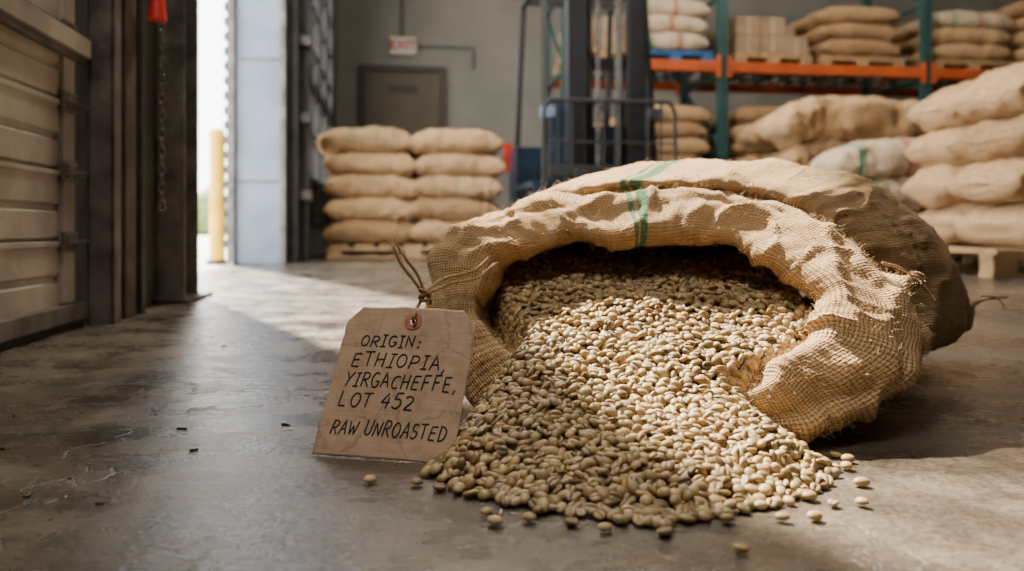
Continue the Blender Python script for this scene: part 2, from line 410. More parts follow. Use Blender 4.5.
def sack_stack(name, items, mats, loc, rz, nu=52, nv=44):
    V = []; F = []; U = []; MI = []
    for k, (x, y, z_, L, D, H, r, mi) in enumerate(items):
        v, uv = sack_geo(L, D, H, k*7+len(items)*13+int(loc[0]*100), nu, nv)
        R = Matrix.Rotation(r, 3, 'Z') @ Matrix.Rotation(random.uniform(-0.03, 0.03), 3, 'Y')
        ou, ov = random.uniform(-0.05, 0.05), 0
        b0 = len(V)
        V += [tuple(R @ p + Vector((x, y, z_))) for p in v]; U += [(a+ou, b_+ov) for a, b_ in uv]
        ff = grid_faces(nu, nv) + [list(range(nu))[::-1], list(range((nv-1)*nu, nv*nu))]
        F += [[b0+q for q in f] for f in ff]; MI += [mi]*len(ff)
    V = [(a, b_, max(c, 0.0)) for a, b_, c in V]
    me = bpy.data.meshes.new(name); me.from_pydata(V, [], F)
    for m in mats: me.materials.append(m)
    me.polygons.foreach_set('material_index', MI); me.polygons.foreach_set('use_smooth', [True]*len(F))
    ul = me.uv_layers.new(name='UVMap')
    for lp in me.loops: ul.data[lp.index].uv = U[lp.vertex_index]
    me.update(); o = link(bpy.data.objects.new(name, me)); o.location = loc; o.rotation_euler = (0,0,rz)
    return o
BK = dict(pitch=0.010, bump=0.9, warp=0.006, bigs=14)
M_b1 = burlap('burlap_tan', (0.19, 0.105, 0.045), (0.54, 0.35, 0.185), **BK)
M_b2 = burlap('burlap_brown', (0.13, 0.068, 0.028), (0.40, 0.245, 0.125), **BK)
M_b3 = burlap('burlap_pale', (0.28, 0.20, 0.125), (0.60, 0.47, 0.33), stripes=[(-0.30, -0.272), (-0.26, -0.25)], red=[(-0.02, 0.01), (0.02, 0.03)], **BK)
M_b4 = burlap('burlap_stencilled', (0.19, 0.105, 0.045), (0.54, 0.35, 0.185), prints=[(-0.16, 0.2, 0.02, 0.5, 0.04, (0.05, 0.16, 0.09))], **BK)
SM = [M_b1, M_b2, M_b3, M_b4]

def pallet(name, loc, rz, w=1.2, d=1.0, h=0.12, mat=M_wood):
    mb = MB()
    for k in range(7):
        x = -w/2 + w*(k+0.5)/7
        mb.box((x, 0, h-0.011), (w/7*0.78, d, 0.020))
    for y in (-d/2+0.045, 0, d/2-0.045):
        mb.box((0, y, h-0.033), (w, 0.09, 0.022))
        for x in (-w/2+0.06, 0, w/2-0.06): mb.box((x, y, (h-0.044+0.02)/2), (0.11, 0.09, h-0.044-0.02))
        mb.box((0, y, 0.0105), (w, 0.09, 0.019))
    return mb.build(name, [mat], bevel=0.002, loc=loc, rz=rz)

def rnd(a): return random.uniform(-a, a)
pallet('wooden_pallet', (-0.77, 6.15, 0.002), ROT, 1.22, 0.8, 0.10)
it = []
for r in range(5):
    for c in (-0.315, 0.315):
        for yy in (-0.17, 0.19):
            it.append((c+rnd(0.03), yy+rnd(0.015), 0.09+0.165*r, 0.68+rnd(0.03), 0.46, 0.205, rnd(0.06), 3 if (r == 4 and c < 0) or (r == 2 and c > 0) else (0 if random.random() < 0.8 else 1)))
sack_stack('sack_stack', it, SM, (-0.77, 6.15, 0.105), ROT)
pallet('wooden_pallet', (2.60, 3.97, 0.002), ROT*0.6, 1.15, 0.95, 0.125)
it = []
for r in range(4):
    sh = (0.05, 0.0, 0.03, 0.03)[r]
    it.append((sh, -0.22, 0.12+0.205*r, 0.98, 0.54, 0.27+(0.02 if r == 3 else 0), rnd(0.05)+0.03, 0 if r != 2 else 1))
    it.append((sh+0.02, 0.24, 0.12+0.205*r, 0.96, 0.48, 0.27, rnd(0.04), 0))
sack_stack('sack_stack', it, SM, (2.63, 3.97, 0.13), ROT*0.6)
pallet('wooden_pallet', (2.30, 4.80, 0.002), ROT, 0.90, 0.48, 0.10)
it = []
for r in range(3):
    it.append((0.0+(0.06 if r == 1 else 0), 0, 0.11+0.20*r, 0.88, 0.46, 0.25, rnd(0.06)-0.05, 2))
sack_stack('sack_stack', it, SM, (2.30, 4.80, 0.105), ROT)
pallet('wooden_pallet', (2.26, 5.58, 0.002), ROT, 1.15, 0.8, 0.12)
it = []
for r in range(4):
    w = (1.0, 1.02, 1.0, 1.16)[r]
    it.append((rnd(0.03), -0.16, 0.11+0.22*r+(0.03 if r == 3 else 0), w, 0.48, 0.27+(0.06 if r == 3 else 0), rnd(0.04), 1 if r < 3 else 0))
    it.append((rnd(0.03), 0.25, 0.11+0.22*r, w*0.97, 0.42, 0.27, rnd(0.04), 1))
sack_stack('sack_stack', it, SM, (2.26, 5.58, 0.125), ROT)

# ------------------------------------------------------------------ pallet rack
mb = MB()
S0, S1 = 7.3, 8.3
T = [1.60, 3.13, 5.27, 7.41]
for t in T:
    for s in (S0, S1):
        room_box(mb, t-0.045, t+0.045, s-0.035, s+0.035, 0, 4.2, 0)
        room_box(mb, t-0.07, t+0.07, s-0.07, s+0.07, 0, 0.012, 0)
    z = 0.2
    while z < 3.8:
        mb.bar(room(t, S0, z), room(t, S1, z), 0.03, 0.04, 0)
        mb.bar(room(t, S0, z), room(t, S1, z+0.75), 0.03, 0.04, 0)
        z += 0.75
for a, b_ in zip(T[:-1], T[1:]):
    for zz in (1.76, 3.3):
        for s in (S0-0.045, S1+0.045):
            room_box(mb, a+0.04, b_-0.04, s-0.022, s+0.022, zz-0.05, zz+0.05, 1)
            room_box(mb, a+0.04, a+0.07, s-0.03, s+0.03, zz-0.10, zz+0.10, 1); room_box(mb, b_-0.07, b_-0.04, s-0.03, s+0.03, zz-0.10, zz+0.10, 1)
        for k in range(12):
            tt = a+0.1+(b_-a-0.2)*k/11
            room_box(mb, tt-0.02, tt+0.02, S0-0.02, S1+0.02, zz+0.033, zz+0.049, 2)
mb.build('pallet_rack', [M_teal, M_orange, M_galv], bevel=0.002)
def rack_load(t, zb, rows, mi, pm=M_wood, L=0.74, H=0.19, n2=1):
    p = room(t, 7.78, zb)
    pallet('rack_pallet', p, ROT, L*n2+0.04, 0.9, 0.11, pm)
    it = []
    for r in range(rows):
        for yy in (-0.2, 0.22):
            it.append((rnd(0.02), yy, H*0.5+H*0.86*r, L, 0.48, H*1.14, rnd(0.05), mi if isinstance(mi, int) else random.choice(mi)))
    sack_stack('sack_stack', it, SM, p+Vector((0,0,0.112)), ROT, 30, 22)
rack_load(2.68, 1.811, 3, 2, M_bluepal, 0.72)
rack_load(4.62, 1.811, 3, 1, M_wood, 0.86)
rack_load(5.85, 1.811, 3, [2, 0], M_wood, 0.9)
rack_load(6.80, 1.811, 4, [0, 1], M_wood, 0.8)
for t, rws, L in ((2.03, 7, 0.66), (2.70, 8, 0.66), (3.68, 8, 0.78), (4.60, 7, 0.8), (5.85, 8, 0.9), (6.85, 8, 0.85)):
    rack_load(t, 0.003, rws, [0, 1], M_wood, L, 0.185)
def cartons(t, hh):
    pallet('rack_pallet', room(t, 7.78, 1.811), ROT, 0.66 if t < 3 else 0.8, 0.9, 0.11, M_wood)
    mb = MB(); w = 0.205 if t < 3 else 0.25
    for ix in range(3):
        for iy in range(3):
            for iz in range(2):
                if iz == 1 and ix == 2 and iy == 0 and t > 3: continue
                mb.box((-w+w*ix+rnd(0.006), -0.28+0.28*iy, hh/2+hh*iz), (w-0.008, 0.27, hh-0.005), 0, rz=rnd(0.02))
                mb.box((-w+w*ix, -0.28+0.28*iy-0.1375, hh/2+hh*iz), (0.04, 0.004, hh-0.006), 1)
    mb.build('carton_stack', [M_card, M_tape], bevel=0.004, loc=room(t, 7.78, 1.925), rz=ROT)
cartons(3.68, 0.18); cartons(2.0, 0.15)

# ------------------------------------------------------------------ forklift
mb = MB()
D_, G_, K_, S_, R_, Y_ = 0, 1, 2, 3, 4, 5
for sx in (-1, 1):
    x = sx*0.26
    mb.box((x, 0.0, 1.45), (0.13, 0.03, 2.8), G_); mb.box((x+sx*0.05, 0.05, 1.45), (0.025, 0.13, 2.8), G_); mb.box((x, 0.11, 1.45), (0.13, 0.025, 2.8), G_)
    mb.box((sx*0.185, 0.03, 1.45), (0.03, 0.09, 2.7), G_)
    mb.cyl((sx*0.13, 0.07, 0.15), (sx*0.13, 0.07, 1.3), 0.035, G_, 14); mb.cyl((sx*0.13, 0.07, 1.3), (sx*0.13, 0.07, 2.75), 0.022, S_, 14)
    mb.bar((sx*0.08, -0.02, 0.6), (sx*0.08, -0.02, 2.7), 0.012, 0.035, S_)
    mb.box((sx*0.24, -0.13, 0.42), (0.11, 0.04, 0.62), K_); mb.box((sx*0.24, -0.62, 0.105), (0.11, 1.0, 0.035), K_)
    mb.cyl((sx*0.42, 0.35, 0.29), (sx*0.60, 0.35, 0.29), 0.28, K_, 28); mb.cyl((sx*0.60, 0.35, 0.29), (sx*0.61, 0.35, 0.29), 0.15, Y_, 20)
    mb.cyl((sx*0.38, 1.75, 0.23), (sx*0.54, 1.75, 0.23), 0.22, K_, 28)
    mb.box((sx*0.50, 0.38, 0.62), (0.24, 0.72, 0.05), D_); mb.box((sx*0.50, 0.02+0.0, 0.52), (0.22, 0.04, 0.2), D_)
    mb.bar((sx*0.47, 0.18, 0.6), (sx*0.44, 0.45, 2.45), 0.05, 0.05, K_); mb.bar((sx*0.47, 1.75, 0.95), (sx*0.44, 1.5, 2.45), 0.05, 0.05, K_)
    mb.bar((sx*0.44, 0.42, 2.45), (sx*0.44, 1.55, 2.45), 0.05, 0.05, K_)
    mb.box((sx*0.46, 0.16, 1.22), (0.12, 0.06, 0.09), Y_)
for z in (0.25, 0.9, 1.62, 2.72): mb.box((0, 0.115, z), (0.62, 0.03, 0.10), G_)
for z in (0.25, 0.72): mb.box((0, -0.095, z), (0.98, 0.035, 0.09), K_)
for x in (-0.54, 0.54): mb.tube([(x, -0.09, 0.25), (x, -0.09, 1.18), (x*0.97, -0.09, 1.24), (x*0.90, -0.09, 1.28)], 0.017, K_, 10)
mb.tube([(-0.49, -0.09, 1.28), (0.49, -0.09, 1.28)], 0.017, K_, 10)
for x in (-0.42, -0.31, 0.31, 0.42, -0.05, 0.05): mb.tube([(x, -0.09, 0.72), (x, -0.09, 1.28)], 0.010, K_, 8)
mb.tube([(-0.54, -0.09, 0.95), (0.54, -0.09, 0.95)], 0.010, K_, 8)
mb.box((0, 0.95, 0.42), (0.86, 1.4, 0.42), D_); mb.box((0, 0.30, 0.85), (0.80, 0.16, 0.55), D_)
mb.box((-0.34, 0.27, 1.2), (0.14, 0.12, 0.3), D_)
mb.box((0, 1.72, 0.66), (1.02, 0.55, 0.80), D_); mb.box((0, 1.25, 0.72), (0.62, 0.65, 0.32), G_)
mb.box((0, 1.15, 0.93), (0.46, 0.45, 0.12), K_); mb.box((0, 1.38, 1.2), (0.46, 0.1, 0.5), K_)
for k in range(8): mb.box((0, 0.5+0.14*k, 2.47), (0.88, 0.035, 0.03), K_)
mb.bar((0, 0.35, 1.05), (0, 0.62, 1.2), 0.04, 0.04, K_)
c0 = Vector((0, 0.66, 1.22)); Rm = Matrix.Rotation(math.radians(-55), 3, 'X')
pts = [c0 + Rm @ Vector((0.17*math.cos(a), 0.17*math.sin(a), 0)) for a in np.linspace(0, 2*math.pi, 21)]
mb.tube(pts, 0.013, K_, 8); mb.box(c0, (0.32, 0.03, 0.02), K_)
mb.box((-0.52, 1.99, 1.0), (0.1, 0.03, 0.3), R_)
fl = mb.build('forklift', [M_lift, M_lift2, M_black, M_galv, M_red, M_blue], bevel=0.004, loc=(0.63, 5.3, 0), rz=ROT)
fl.scale = (0.82, 0.82, 0.82)
mb = MB()
mb.cyl((0,0,0.20),(0,0,0.62),0.06,0,20); mb.cyl((0,0,0.62),(0,0,0.69),0.06,0,20,r1=0.03); mb.cyl((0,0,0.69),(0,0,0.75),0.02,1,10)
mb.box((0.03,0,0.76),(0.12,0.02,0.02),1); mb.tube([(0.05,0,0.74),(0.09,0,0.66),(0.08,0,0.4)],0.012,1,8)
mb.box((0,0.09,0.42),(0.12,0.03,0.84),1); mb.box((0,0.0,0.1),(0.18,0.2,0.2),1)
mb.build('fire_extinguisher', [M_red, M_black], loc=(0.07, 7.3, 0.0), rz=ROT, bevel=0.003)

# ------------------------------------------------------------------ HERO SACK
ST = [
 (205, (-0.014, 0.885, 0.036), 0.034, 0.030),
 (190, (-0.056, 0.935, 0.088), 0.026, 0.026),
 (172, (-0.068, 0.985, 0.145), 0.036, 0.028),
 (148, (-0.038, 1.020, 0.196), 0.038, 0.025),
 (120, ( 0.043, 1.050, 0.220), 0.039, 0.020),
 ( 97, ( 0.156, 1.060, 0.229), 0.045, 0.019),
 ( 70, ( 0.272, 1.055, 0.231), 0.047, 0.021),
 ( 45, ( 0.358, 1.010, 0.200), 0.055, 0.026),
 ( 18, ( 0.404, 0.950, 0.140), 0.058, 0.034),
 (-10, ( 0.390, 0.890, 0.080), 0.056, 0.042),
 (-30, ( 0.318, 0.838, 0.046), 0.044, 0.040),
 (-50, ( 0.248, 0.826, 0.028), 0.028, 0.026),
 (-75, ( 0.185, 0.875, 0.010), 0.010, 0.010),
 (-100,( 0.105, 0.895, 0.008), 0.006, 0.006),
 (-130,( 0.030, 0.890, 0.014), 0.014, 0.012),
]
NS = len(ST)
angs = np.array([s[0] for s in ST], float)
Ctab = np.array([s[1] for s in ST]); Wt = np.array([s[2] for s in ST]); Tt = np.array([s[3] for s in ST])
def cr(P0, P1, P2, P3, t):
    return 0.5*((2*P1) + (-P0+P2)*t + (2*P0-5*P1+4*P2-P3)*t*t + (-P0+3*P1-3*P2+P3)*t**3)
def per(tab, u, wrap=0.0):
    n = len(tab); i = int(math.floor(u)) ; t = u-i
    def g(k):
        return tab[k % n] + wrap*(k//n)
    return cr(g(i-1), g(i), g(i+1), g(i+2), t)
NC = 420
Mc = np.array([0.16, 0.985, 0.11])
A = np.array([0.0, -0.82, 0.57])
back = np.array([0.42, 0.90, 0.0])
BR = [
 (0.200, 1.100, 0.272, 0.282, -8, 0.45),
 (0.245, 1.160, 0.300, 0.306, -14, 0.42),
 (0.300, 1.250, 0.330, 0.322, -22, 0.40),
 (0.360, 1.360, 0.348, 0.296, -29, 0.40),
 (0.410, 1.450, 0.357, 0.236, -33, 0.42),
 (0.445, 1.505, 0.362, 0.165, -34, 0.50),
 (0.462, 1.530, 0.368, 0.112, -34, 0.85),
 (0.470, 1.545, 0.376, 0.100, -34, 0.97),
]
rows_key = []
for c in range(NC):
    u = c/NC*NS
    C = per(Ctab, u); w = float(per(Wt, u)); t = float(per(Tt, u)); al = math.radians(float(per(angs, u, wrap=-360.0)))
    wob = noise.noise(Vector((3.1, u*1.1, 0.4))); wob2 = noise.noise(Vector((u*1.7, 8.2, 0.4)))
    w *= 1+0.16*wob
    R = C-Mc; R = R - A*np.dot(R, A); R /= np.linalg.norm(R)
    C = C + R*0.010*wob2
    K = [C-R*0.2*w+back*0.14, C-R*0.7*w+back*0.07, C-R*1.0*w+back*0.02, C-R*1.04*w+A*0.45*t, C-R*0.80*w+A*1.0*t, C-R*0.15*w+A*t*0.92,
         C+R*0.48*w+A*0.72*t, C+R*0.92*w+A*0.30*t, C+R*1.02*w+back*0.020, C+R*1.04*w+back*0.044, C+R*0.94*w+back*0.047, C+R*0.95*w+back*0.056]
    ca, sa = math.cos(al), math.sin(al)
    for (cx, cy, W, Ht, dg, zf) in BR:
        sd = np.array([math.cos(math.radians(dg)), math.sin(math.radians(dg)), 0])
        x = W*math.copysign(abs(ca)**0.8, ca); zc = Ht*zf
        zc = min(zc, 0.13)
        if zf >= 0.8: zt = Ht; zb = Ht - (0.03 if zf < 0.9 else 0.008); zc = (zt+zb)/2
        else: zt = Ht; zb = 0.004 if Ht > 0.2 else 0.02
        z_ = zc + (zt-zc)*abs(sa)**0.85 if sa > 0 else zc - (zc-zb)*abs(sa)**0.5
        if zf > 0.9: x *= 1.0 + 0.10*abs(ca)**8; z_ += 0.012*abs(ca)**8
        K.append(np.array([cx, cy, 0]) + sd*x + np.array([0, 0, z_]))
    rows_key.append(np.array(K))
KR = rows_key[0].shape[0]
seg = [3, 4, 4, 6, 6, 6, 6, 5, 4, 3, 4, 10, 10, 12, 12, 10, 7, 5, 3]
rowsU = []
for k in range(KR-1):
    for q in range(seg[k]): rowsU.append(k+q/seg[k])
rowsU.append(KR-1)
NR = len(rowsU)
G = np.zeros((NR, NC, 3))
for c in range(NC):
    K = rows_key[c]
    for r, u in enumerate(rowsU):
        i = min(int(u), KR-2); t = u-i
        G[r, c] = cr(K[max(i-1, 0)], K[i], K[i+1], K[min(i+2, KR-1)], t)
def gridnorm(G):
    du = np.roll(G, -1, 1)-np.roll(G, 1, 1)
    dv = np.gradient(G, axis=0)
    n = np.cross(du, dv); n /= (np.linalg.norm(n, axis=2, keepdims=True)+1e-9)
    return n
Nn = gridnorm(G)
fr = rowsU.index(5)
if np.dot(Nn[fr, int(5/NS*NC)], A) < 0: Nn = -Nn
def ridge(p): return 1-abs(noise.noise(p))*2
for r, u in enumerate(rowsU):
    for c in range(NC):
        st = c/NC*NS
        th = c/NC*2*math.pi
        p = Vector(G[r, c])
        cw = Vector((math.cos(th), math.sin(th), 0))
        fold = noise.noise(Vector((cw.x*3.6, cw.y*3.6, u*0.22)))
        fold2 = noise.noise(Vector((cw.x*14.0, cw.y*14.0, u*0.30+9)))
        conc = noise.noise(Vector((cw.x*2.0, cw.y*2.0, u*0.9+4)))
        big = noise.fractal(p*8+Vector((3, 1, 7)), 1.0, 2.0, 4)
        coll = 1.0 if 2 <= u <= 10 else 0.0
        nearm = max(0, 1-abs(u-12)/4)
        body = 0.55 if u > 13.5 else (1.0 if u < 11.5 else 1.0-0.45*(u-11.5)/2)
        rightside = math.exp(-((st-8.7)/2.2)**2)
        q1 = Vector((p.x*7+p.z*5+1.3, p.y*4, p.z*11-p.x*5)) + Vector((1, 1, 1))*0.4*noise.noise(p*14)
        cre = max(0.0, ridge(q1)-0.66)/0.34
        q2 = Vector((p.x*13-p.z*8+7.3, p.y*9, p.z*15+p.x*9)) + Vector((1, 1, 1))*0.3*noise.noise(p*25)
        cre2 = max(0.0, ridge(q2)-0.68)/0.32
        q3 = Vector((p.x*26+p.z*9+2.3, p.y*14, p.z*30-p.x*12))
        cre3 = max(0.0, ridge(q3)-0.6)/0.4
        d = 0.0060*fold*(0.6+0.5*coll+0.4*nearm) + 0.0032*fold2*(coll*0.7+nearm+0.2) + 0.005*conc*coll + 0.0070*big*body
        d += (0.0072*cre**1.5*(1.0 if u > 3 else 0.3)*(0.8+0.5*rightside) + 0.0036*cre2**1.5 + 0.0013*cre3)*body
        uc = 6.1+0.9*noise.noise(Vector((st*0.7, 1.3, 2.2)))
        d -= (0.0065+0.003*rightside)*math.exp(-((u-uc)/0.36)**2)*coll*(0.5+0.8*abs(noise.noise(Vector((st*0.9, 5, 5)))))
        d += 0.022*math.exp(-((st-7.95)/0.13)**2)*math.exp(-((u-9.3)/1.6)**2) - 0.008*math.exp(-((st-7.65)/0.16)**2)*math.exp(-((u-9)/2)**2) - 0.008*math.exp(-((st-8.25)/0.16)**2)*math.exp(-((u-9)/2)**2)
        if u < 2: d *= 0.3
        G[r, c] += Nn[r, c]*d
G[:, :, 2] = np.maximum(G[:, :, 2], 0.003)
ref = rowsU.index(12)
cu = np.zeros(NC+1); 
for c in range(NC): cu[c+1] = cu[c]+np.linalg.norm(G[ref, (c+1) % NC]-G[ref, c])
iv = np.zeros((NR, NC)); 
for r in range(1, NR): iv[r] = iv[r-1] + np.linalg.norm(G[r]-G[r-1], axis=1)
ivm = iv.mean(axis=1)
verts = G.reshape(-1, 3)
faces = []; 
for r in range(NR-1):
    for c in range(NC):
        c2 = (c+1) % NC; faces.append((r*NC+c, r*NC+c2, (r+1)*NC+c2, (r+1)*NC+c))
me = bpy.data.meshes.new('open_burlap_sack'); me.from_pydata(verts.tolist(), [], faces)
ul = me.uv_layers.new(name='UVMap'); uvs = np.zeros((len(faces)*4, 2)); q = 0
for r in range(NR-1):
    for c in range(NC):
        uvs[q] = (cu[c], ivm[r]); uvs[q+1] = (cu[c+1], ivm[r]); uvs[q+2] = (cu[c+1], ivm[r+1]); uvs[q+3] = (cu[c], ivm[r+1]); q += 4
ul.data.foreach_set('uv', uvs.ravel())
me.polygons.foreach_set('use_smooth', [True]*len(faces)); me.update()
ustr = cu[int(5.13/NS*NC)]
vb = ivm[rowsU.index(13)]
M_hero = burlap('hero_burlap', (0.165, 0.088, 0.034), (0.70, 0.475, 0.26), 0.0033, 1.0,
     stripes=[(ustr-0.016, ustr-0.008), (ustr-0.003, ustr+0.015)],
     prints=[(cu[int(6.2/NS*NC)], cu[int(8.4/NS*NC)], vb+0.02, vb+0.05, 0.014, (0.07, 0.07, 0.045)), (cu[int(6.2/NS*NC)], cu[int(8.2/NS*NC)], vb+0.075, vb+0.12, 0.020, (0.07, 0.07, 0.045))], bigs=9)
me.materials.append(M_hero)
sack = link(bpy.data.objects.new('open_burlap_sack', me))
sol = sack.modifiers.new('cloth_thickness', 'SOLIDIFY'); sol.thickness = 0.0016; sol.offset = 0

M_twine = simple('jute_twine', (0.46, 0.31, 0.165), 0.9, scale=60, var=0.4, bump=0.4)
def curve_obj(name, splines, r, mat, parent=None, res=2, taper=None):
    cd = bpy.data.curves.new(name, 'CURVE'); cd.dimensions = '3D'; cd.bevel_depth = r; cd.bevel_resolution = res; cd.use_fill_caps = True
    for pts in splines:
        sp = cd.splines.new('POLY'); sp.points.add(len(pts)-1)
        for k, p in enumerate(pts): sp.points[k].co = (p[0], p[1], p[2], 1); sp.points[k].radius = 1.0 if taper is None else taper(k/(len(pts)-1))
    cd.materials.append(mat); o = link(bpy.data.objects.new(name, cd))
    if parent: o.parent = parent
    return o
Nn2 = gridnorm(G)
if np.dot(Nn2[fr, int(5/NS*NC)], A) < 0: Nn2 = -Nn2
hem = rowsU.index(9)
ring = []
for c in range(int(0.2/NS*NC), int(11.2/NS*NC)):
    ring.append(G[hem, c] + Nn2[hem, c]*0.0008)
splines = [ring]
for c in range(int(0.3/NS*NC), int(11.0/NS*NC), 2):
    a = G[hem-3, c]+Nn2[hem-3, c]*0.0006; b_ = G[hem, c+1]+Nn2[hem, c+1]*0.0022; e = G[hem+2, c+2]+Nn2[hem+2, c+2]*0.0005
    splines.append([a, b_, e])
curve_obj('hem_stitching', splines, 0.0009, M_twine, sack)
M_fib = simple('jute_fibre', (0.66, 0.48, 0.28), 0.9, scale=60, var=0.3, bump=0)
fib = []
for k in range(6500):
    r = random.randrange(rowsU.index(2), NR-2) if random.random() < 0.35 else random.randrange(rowsU.index(3), rowsU.index(10))
    c = random.randrange(0, int(11.4/NS*NC))
    p = G[r, c]; nrm = Nn2[r, c]; L = random.uniform(0.003, 0.012)
    d = nrm*random.uniform(0.2, 1)+np.random.uniform(-0.9, 0.9, 3); d /= np.linalg.norm(d)
    p1 = p+d*L*0.5; p2 = p1+(d+np.random.uniform(-0.7, 0.7, 3))*L*0.5
    fib.append([p, p1, p2])
curve_obj('loose_fibres', fib, 0.00014, M_fib, sack, res=0)
def helix(pts, r, turns, n=60, ph=0):
    pts = [Vector(p) for p in pts]; out = []
    for k in range(n+1):
        f = k/n*(len(pts)-1); i = min(int(f), len(pts)-2); t = f-i
        P = [pts[max(i-1, 0)], pts[i], pts[i+1], pts[min(i+2, len(pts)-1)]]
        c = cr(P[0], P[1], P[2], P[3], t); d = (pts[i+1]-pts[i]).normalized()
        a = d.orthogonal().normalized(); b_ = d.cross(a); th = 2*math.pi*turns*k/n+ph
        out.append(c + a*r*math.cos(th) + b_*r*math.sin(th))
    return out
def twine(pts, r=0.0016, turns=None):
    L = sum((Vector(a)-Vector(b_)).length for a, b_ in zip(pts[:-1], pts[1:])); turns = L/0.010
    n = max(24, int(L/0.0012))
    return [helix(pts, r*0.55, turns, n, ph) for ph in (0, 2.09, 4.19)]
sp = []
kc = int(7.95/NS*NC); kh = G[hem, kc]+Nn2[hem, kc]*0.002
tb = Vector(kh)
for k in range(3):
    c = tb + Vector((-0.004+0.004*k, -0.006, -0.004+0.003*k)); nv_ = Vector(Nn2[hem, kc])
    ax = nv_.orthogonal().normalized(); ay = nv_.cross(ax)
    sp += twine([c+ax*0.009*math.cos(a)+ay*0.007*math.sin(a)-nv_*0.004 for a in np.linspace(0, 2*math.pi, 9)])
sp += twine([tb+Vector((-0.050, -0.022, 0.018)), tb+Vector((-0.028, -0.020, 0.012)), tb, tb+Vector((0.012, -0.004, -0.014)), tb+Vector((0.022, -0.008, -0.030))])
e = Vector(G[NR-1, int(8.15/NS*NC)])
sp += twine([e+Vector((-0.03, -0.01, 0.004)), e+Vector((0, -0.004, 0.002)), e+Vector((0.010, -0.006, -0.010)), e+Vector((0.012, -0.01, -0.018))])
curve_obj('sack_ties', sp, 0.00095, M_twine, sack)

# ------------------------------------------------------------------ beans
zy = [0.55, 0.60, 0.65, 0.75, 0.85, 0.95, 1.05, 1.13, 1.3]; zv = [0.0, 0.004, 0.016, 0.042, 0.082, 0.124, 0.160, 0.181, 0.190]
Ly = [0.58, 0.60, 0.63, 0.67, 0.71, 0.78, 0.84, 0.89, 0.95, 1.0, 1.3]; Lx = [0.10, 0.06, 0.0, -0.05, -0.078, -0.074, -0.050, -0.010, -0.020, -0.045, -0.050]
Ry = [0.58, 0.60, 0.62, 0.66, 0.72, 0.78, 0.83, 0.87, 0.93, 1.3]; Rx = [0.11, 0.15, 0.20, 0.255, 0.295, 0.285, 0.268, 0.325, 0.385, 0.39]
def heap(x, y):
    L = np.interp(y, Ly, Lx); R = np.interp(y, Ry, Rx)
    e = min(x-L, R-x)
    zc = np.interp(y, zy, zv)
    s = 0.09 if y < 0.80 else max(0.040, 0.09-(y-0.80)*0.7)
    k = min(1, max(0, e/s)); k = 1-(1-k)**1.8
    z_ = zc*k
    z_ += 0.006*noise.noise(Vector((x*14, y*14, 3)))*min(1, z_/0.03)
    return z_, e
def bean_mesh():
    ang = [0, 30, 60, 90, 120, 150, 180, 205, 232, 256, 270, 284, 308, 335]
    xs = [-0.97, -0.87, -0.66, -0.34, 0, 0.34, 0.66, 0.87, 0.97]
    a_, b_, hz = 0.0064, 0.0051, 0.0037
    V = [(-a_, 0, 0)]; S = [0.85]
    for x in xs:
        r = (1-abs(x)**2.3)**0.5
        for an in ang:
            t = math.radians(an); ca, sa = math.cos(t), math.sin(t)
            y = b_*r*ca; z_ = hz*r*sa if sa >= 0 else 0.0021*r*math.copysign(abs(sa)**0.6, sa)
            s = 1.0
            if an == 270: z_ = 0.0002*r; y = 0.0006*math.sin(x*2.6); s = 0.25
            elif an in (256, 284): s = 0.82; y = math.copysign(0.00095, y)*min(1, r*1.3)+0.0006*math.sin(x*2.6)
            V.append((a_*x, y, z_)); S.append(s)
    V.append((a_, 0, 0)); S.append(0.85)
    n = len(ang); F = []
    for k in range(n): F.append((0, 1+(k+1) % n, 1+k))
    for j in range(len(xs)-1):
        for k in range(n):
            k2 = (k+1) % n; F.append((1+j*n+k, 1+j*n+k2, 1+(j+1)*n+k2, 1+(j+1)*n+k))
    b0 = 1+(len(xs)-1)*n
    for k in range(n): F.append((b0+k, b0+(k+1) % n, len(V)-1))
    return np.array(V), np.array(S), F
BV, BS, BF = bean_mesh()
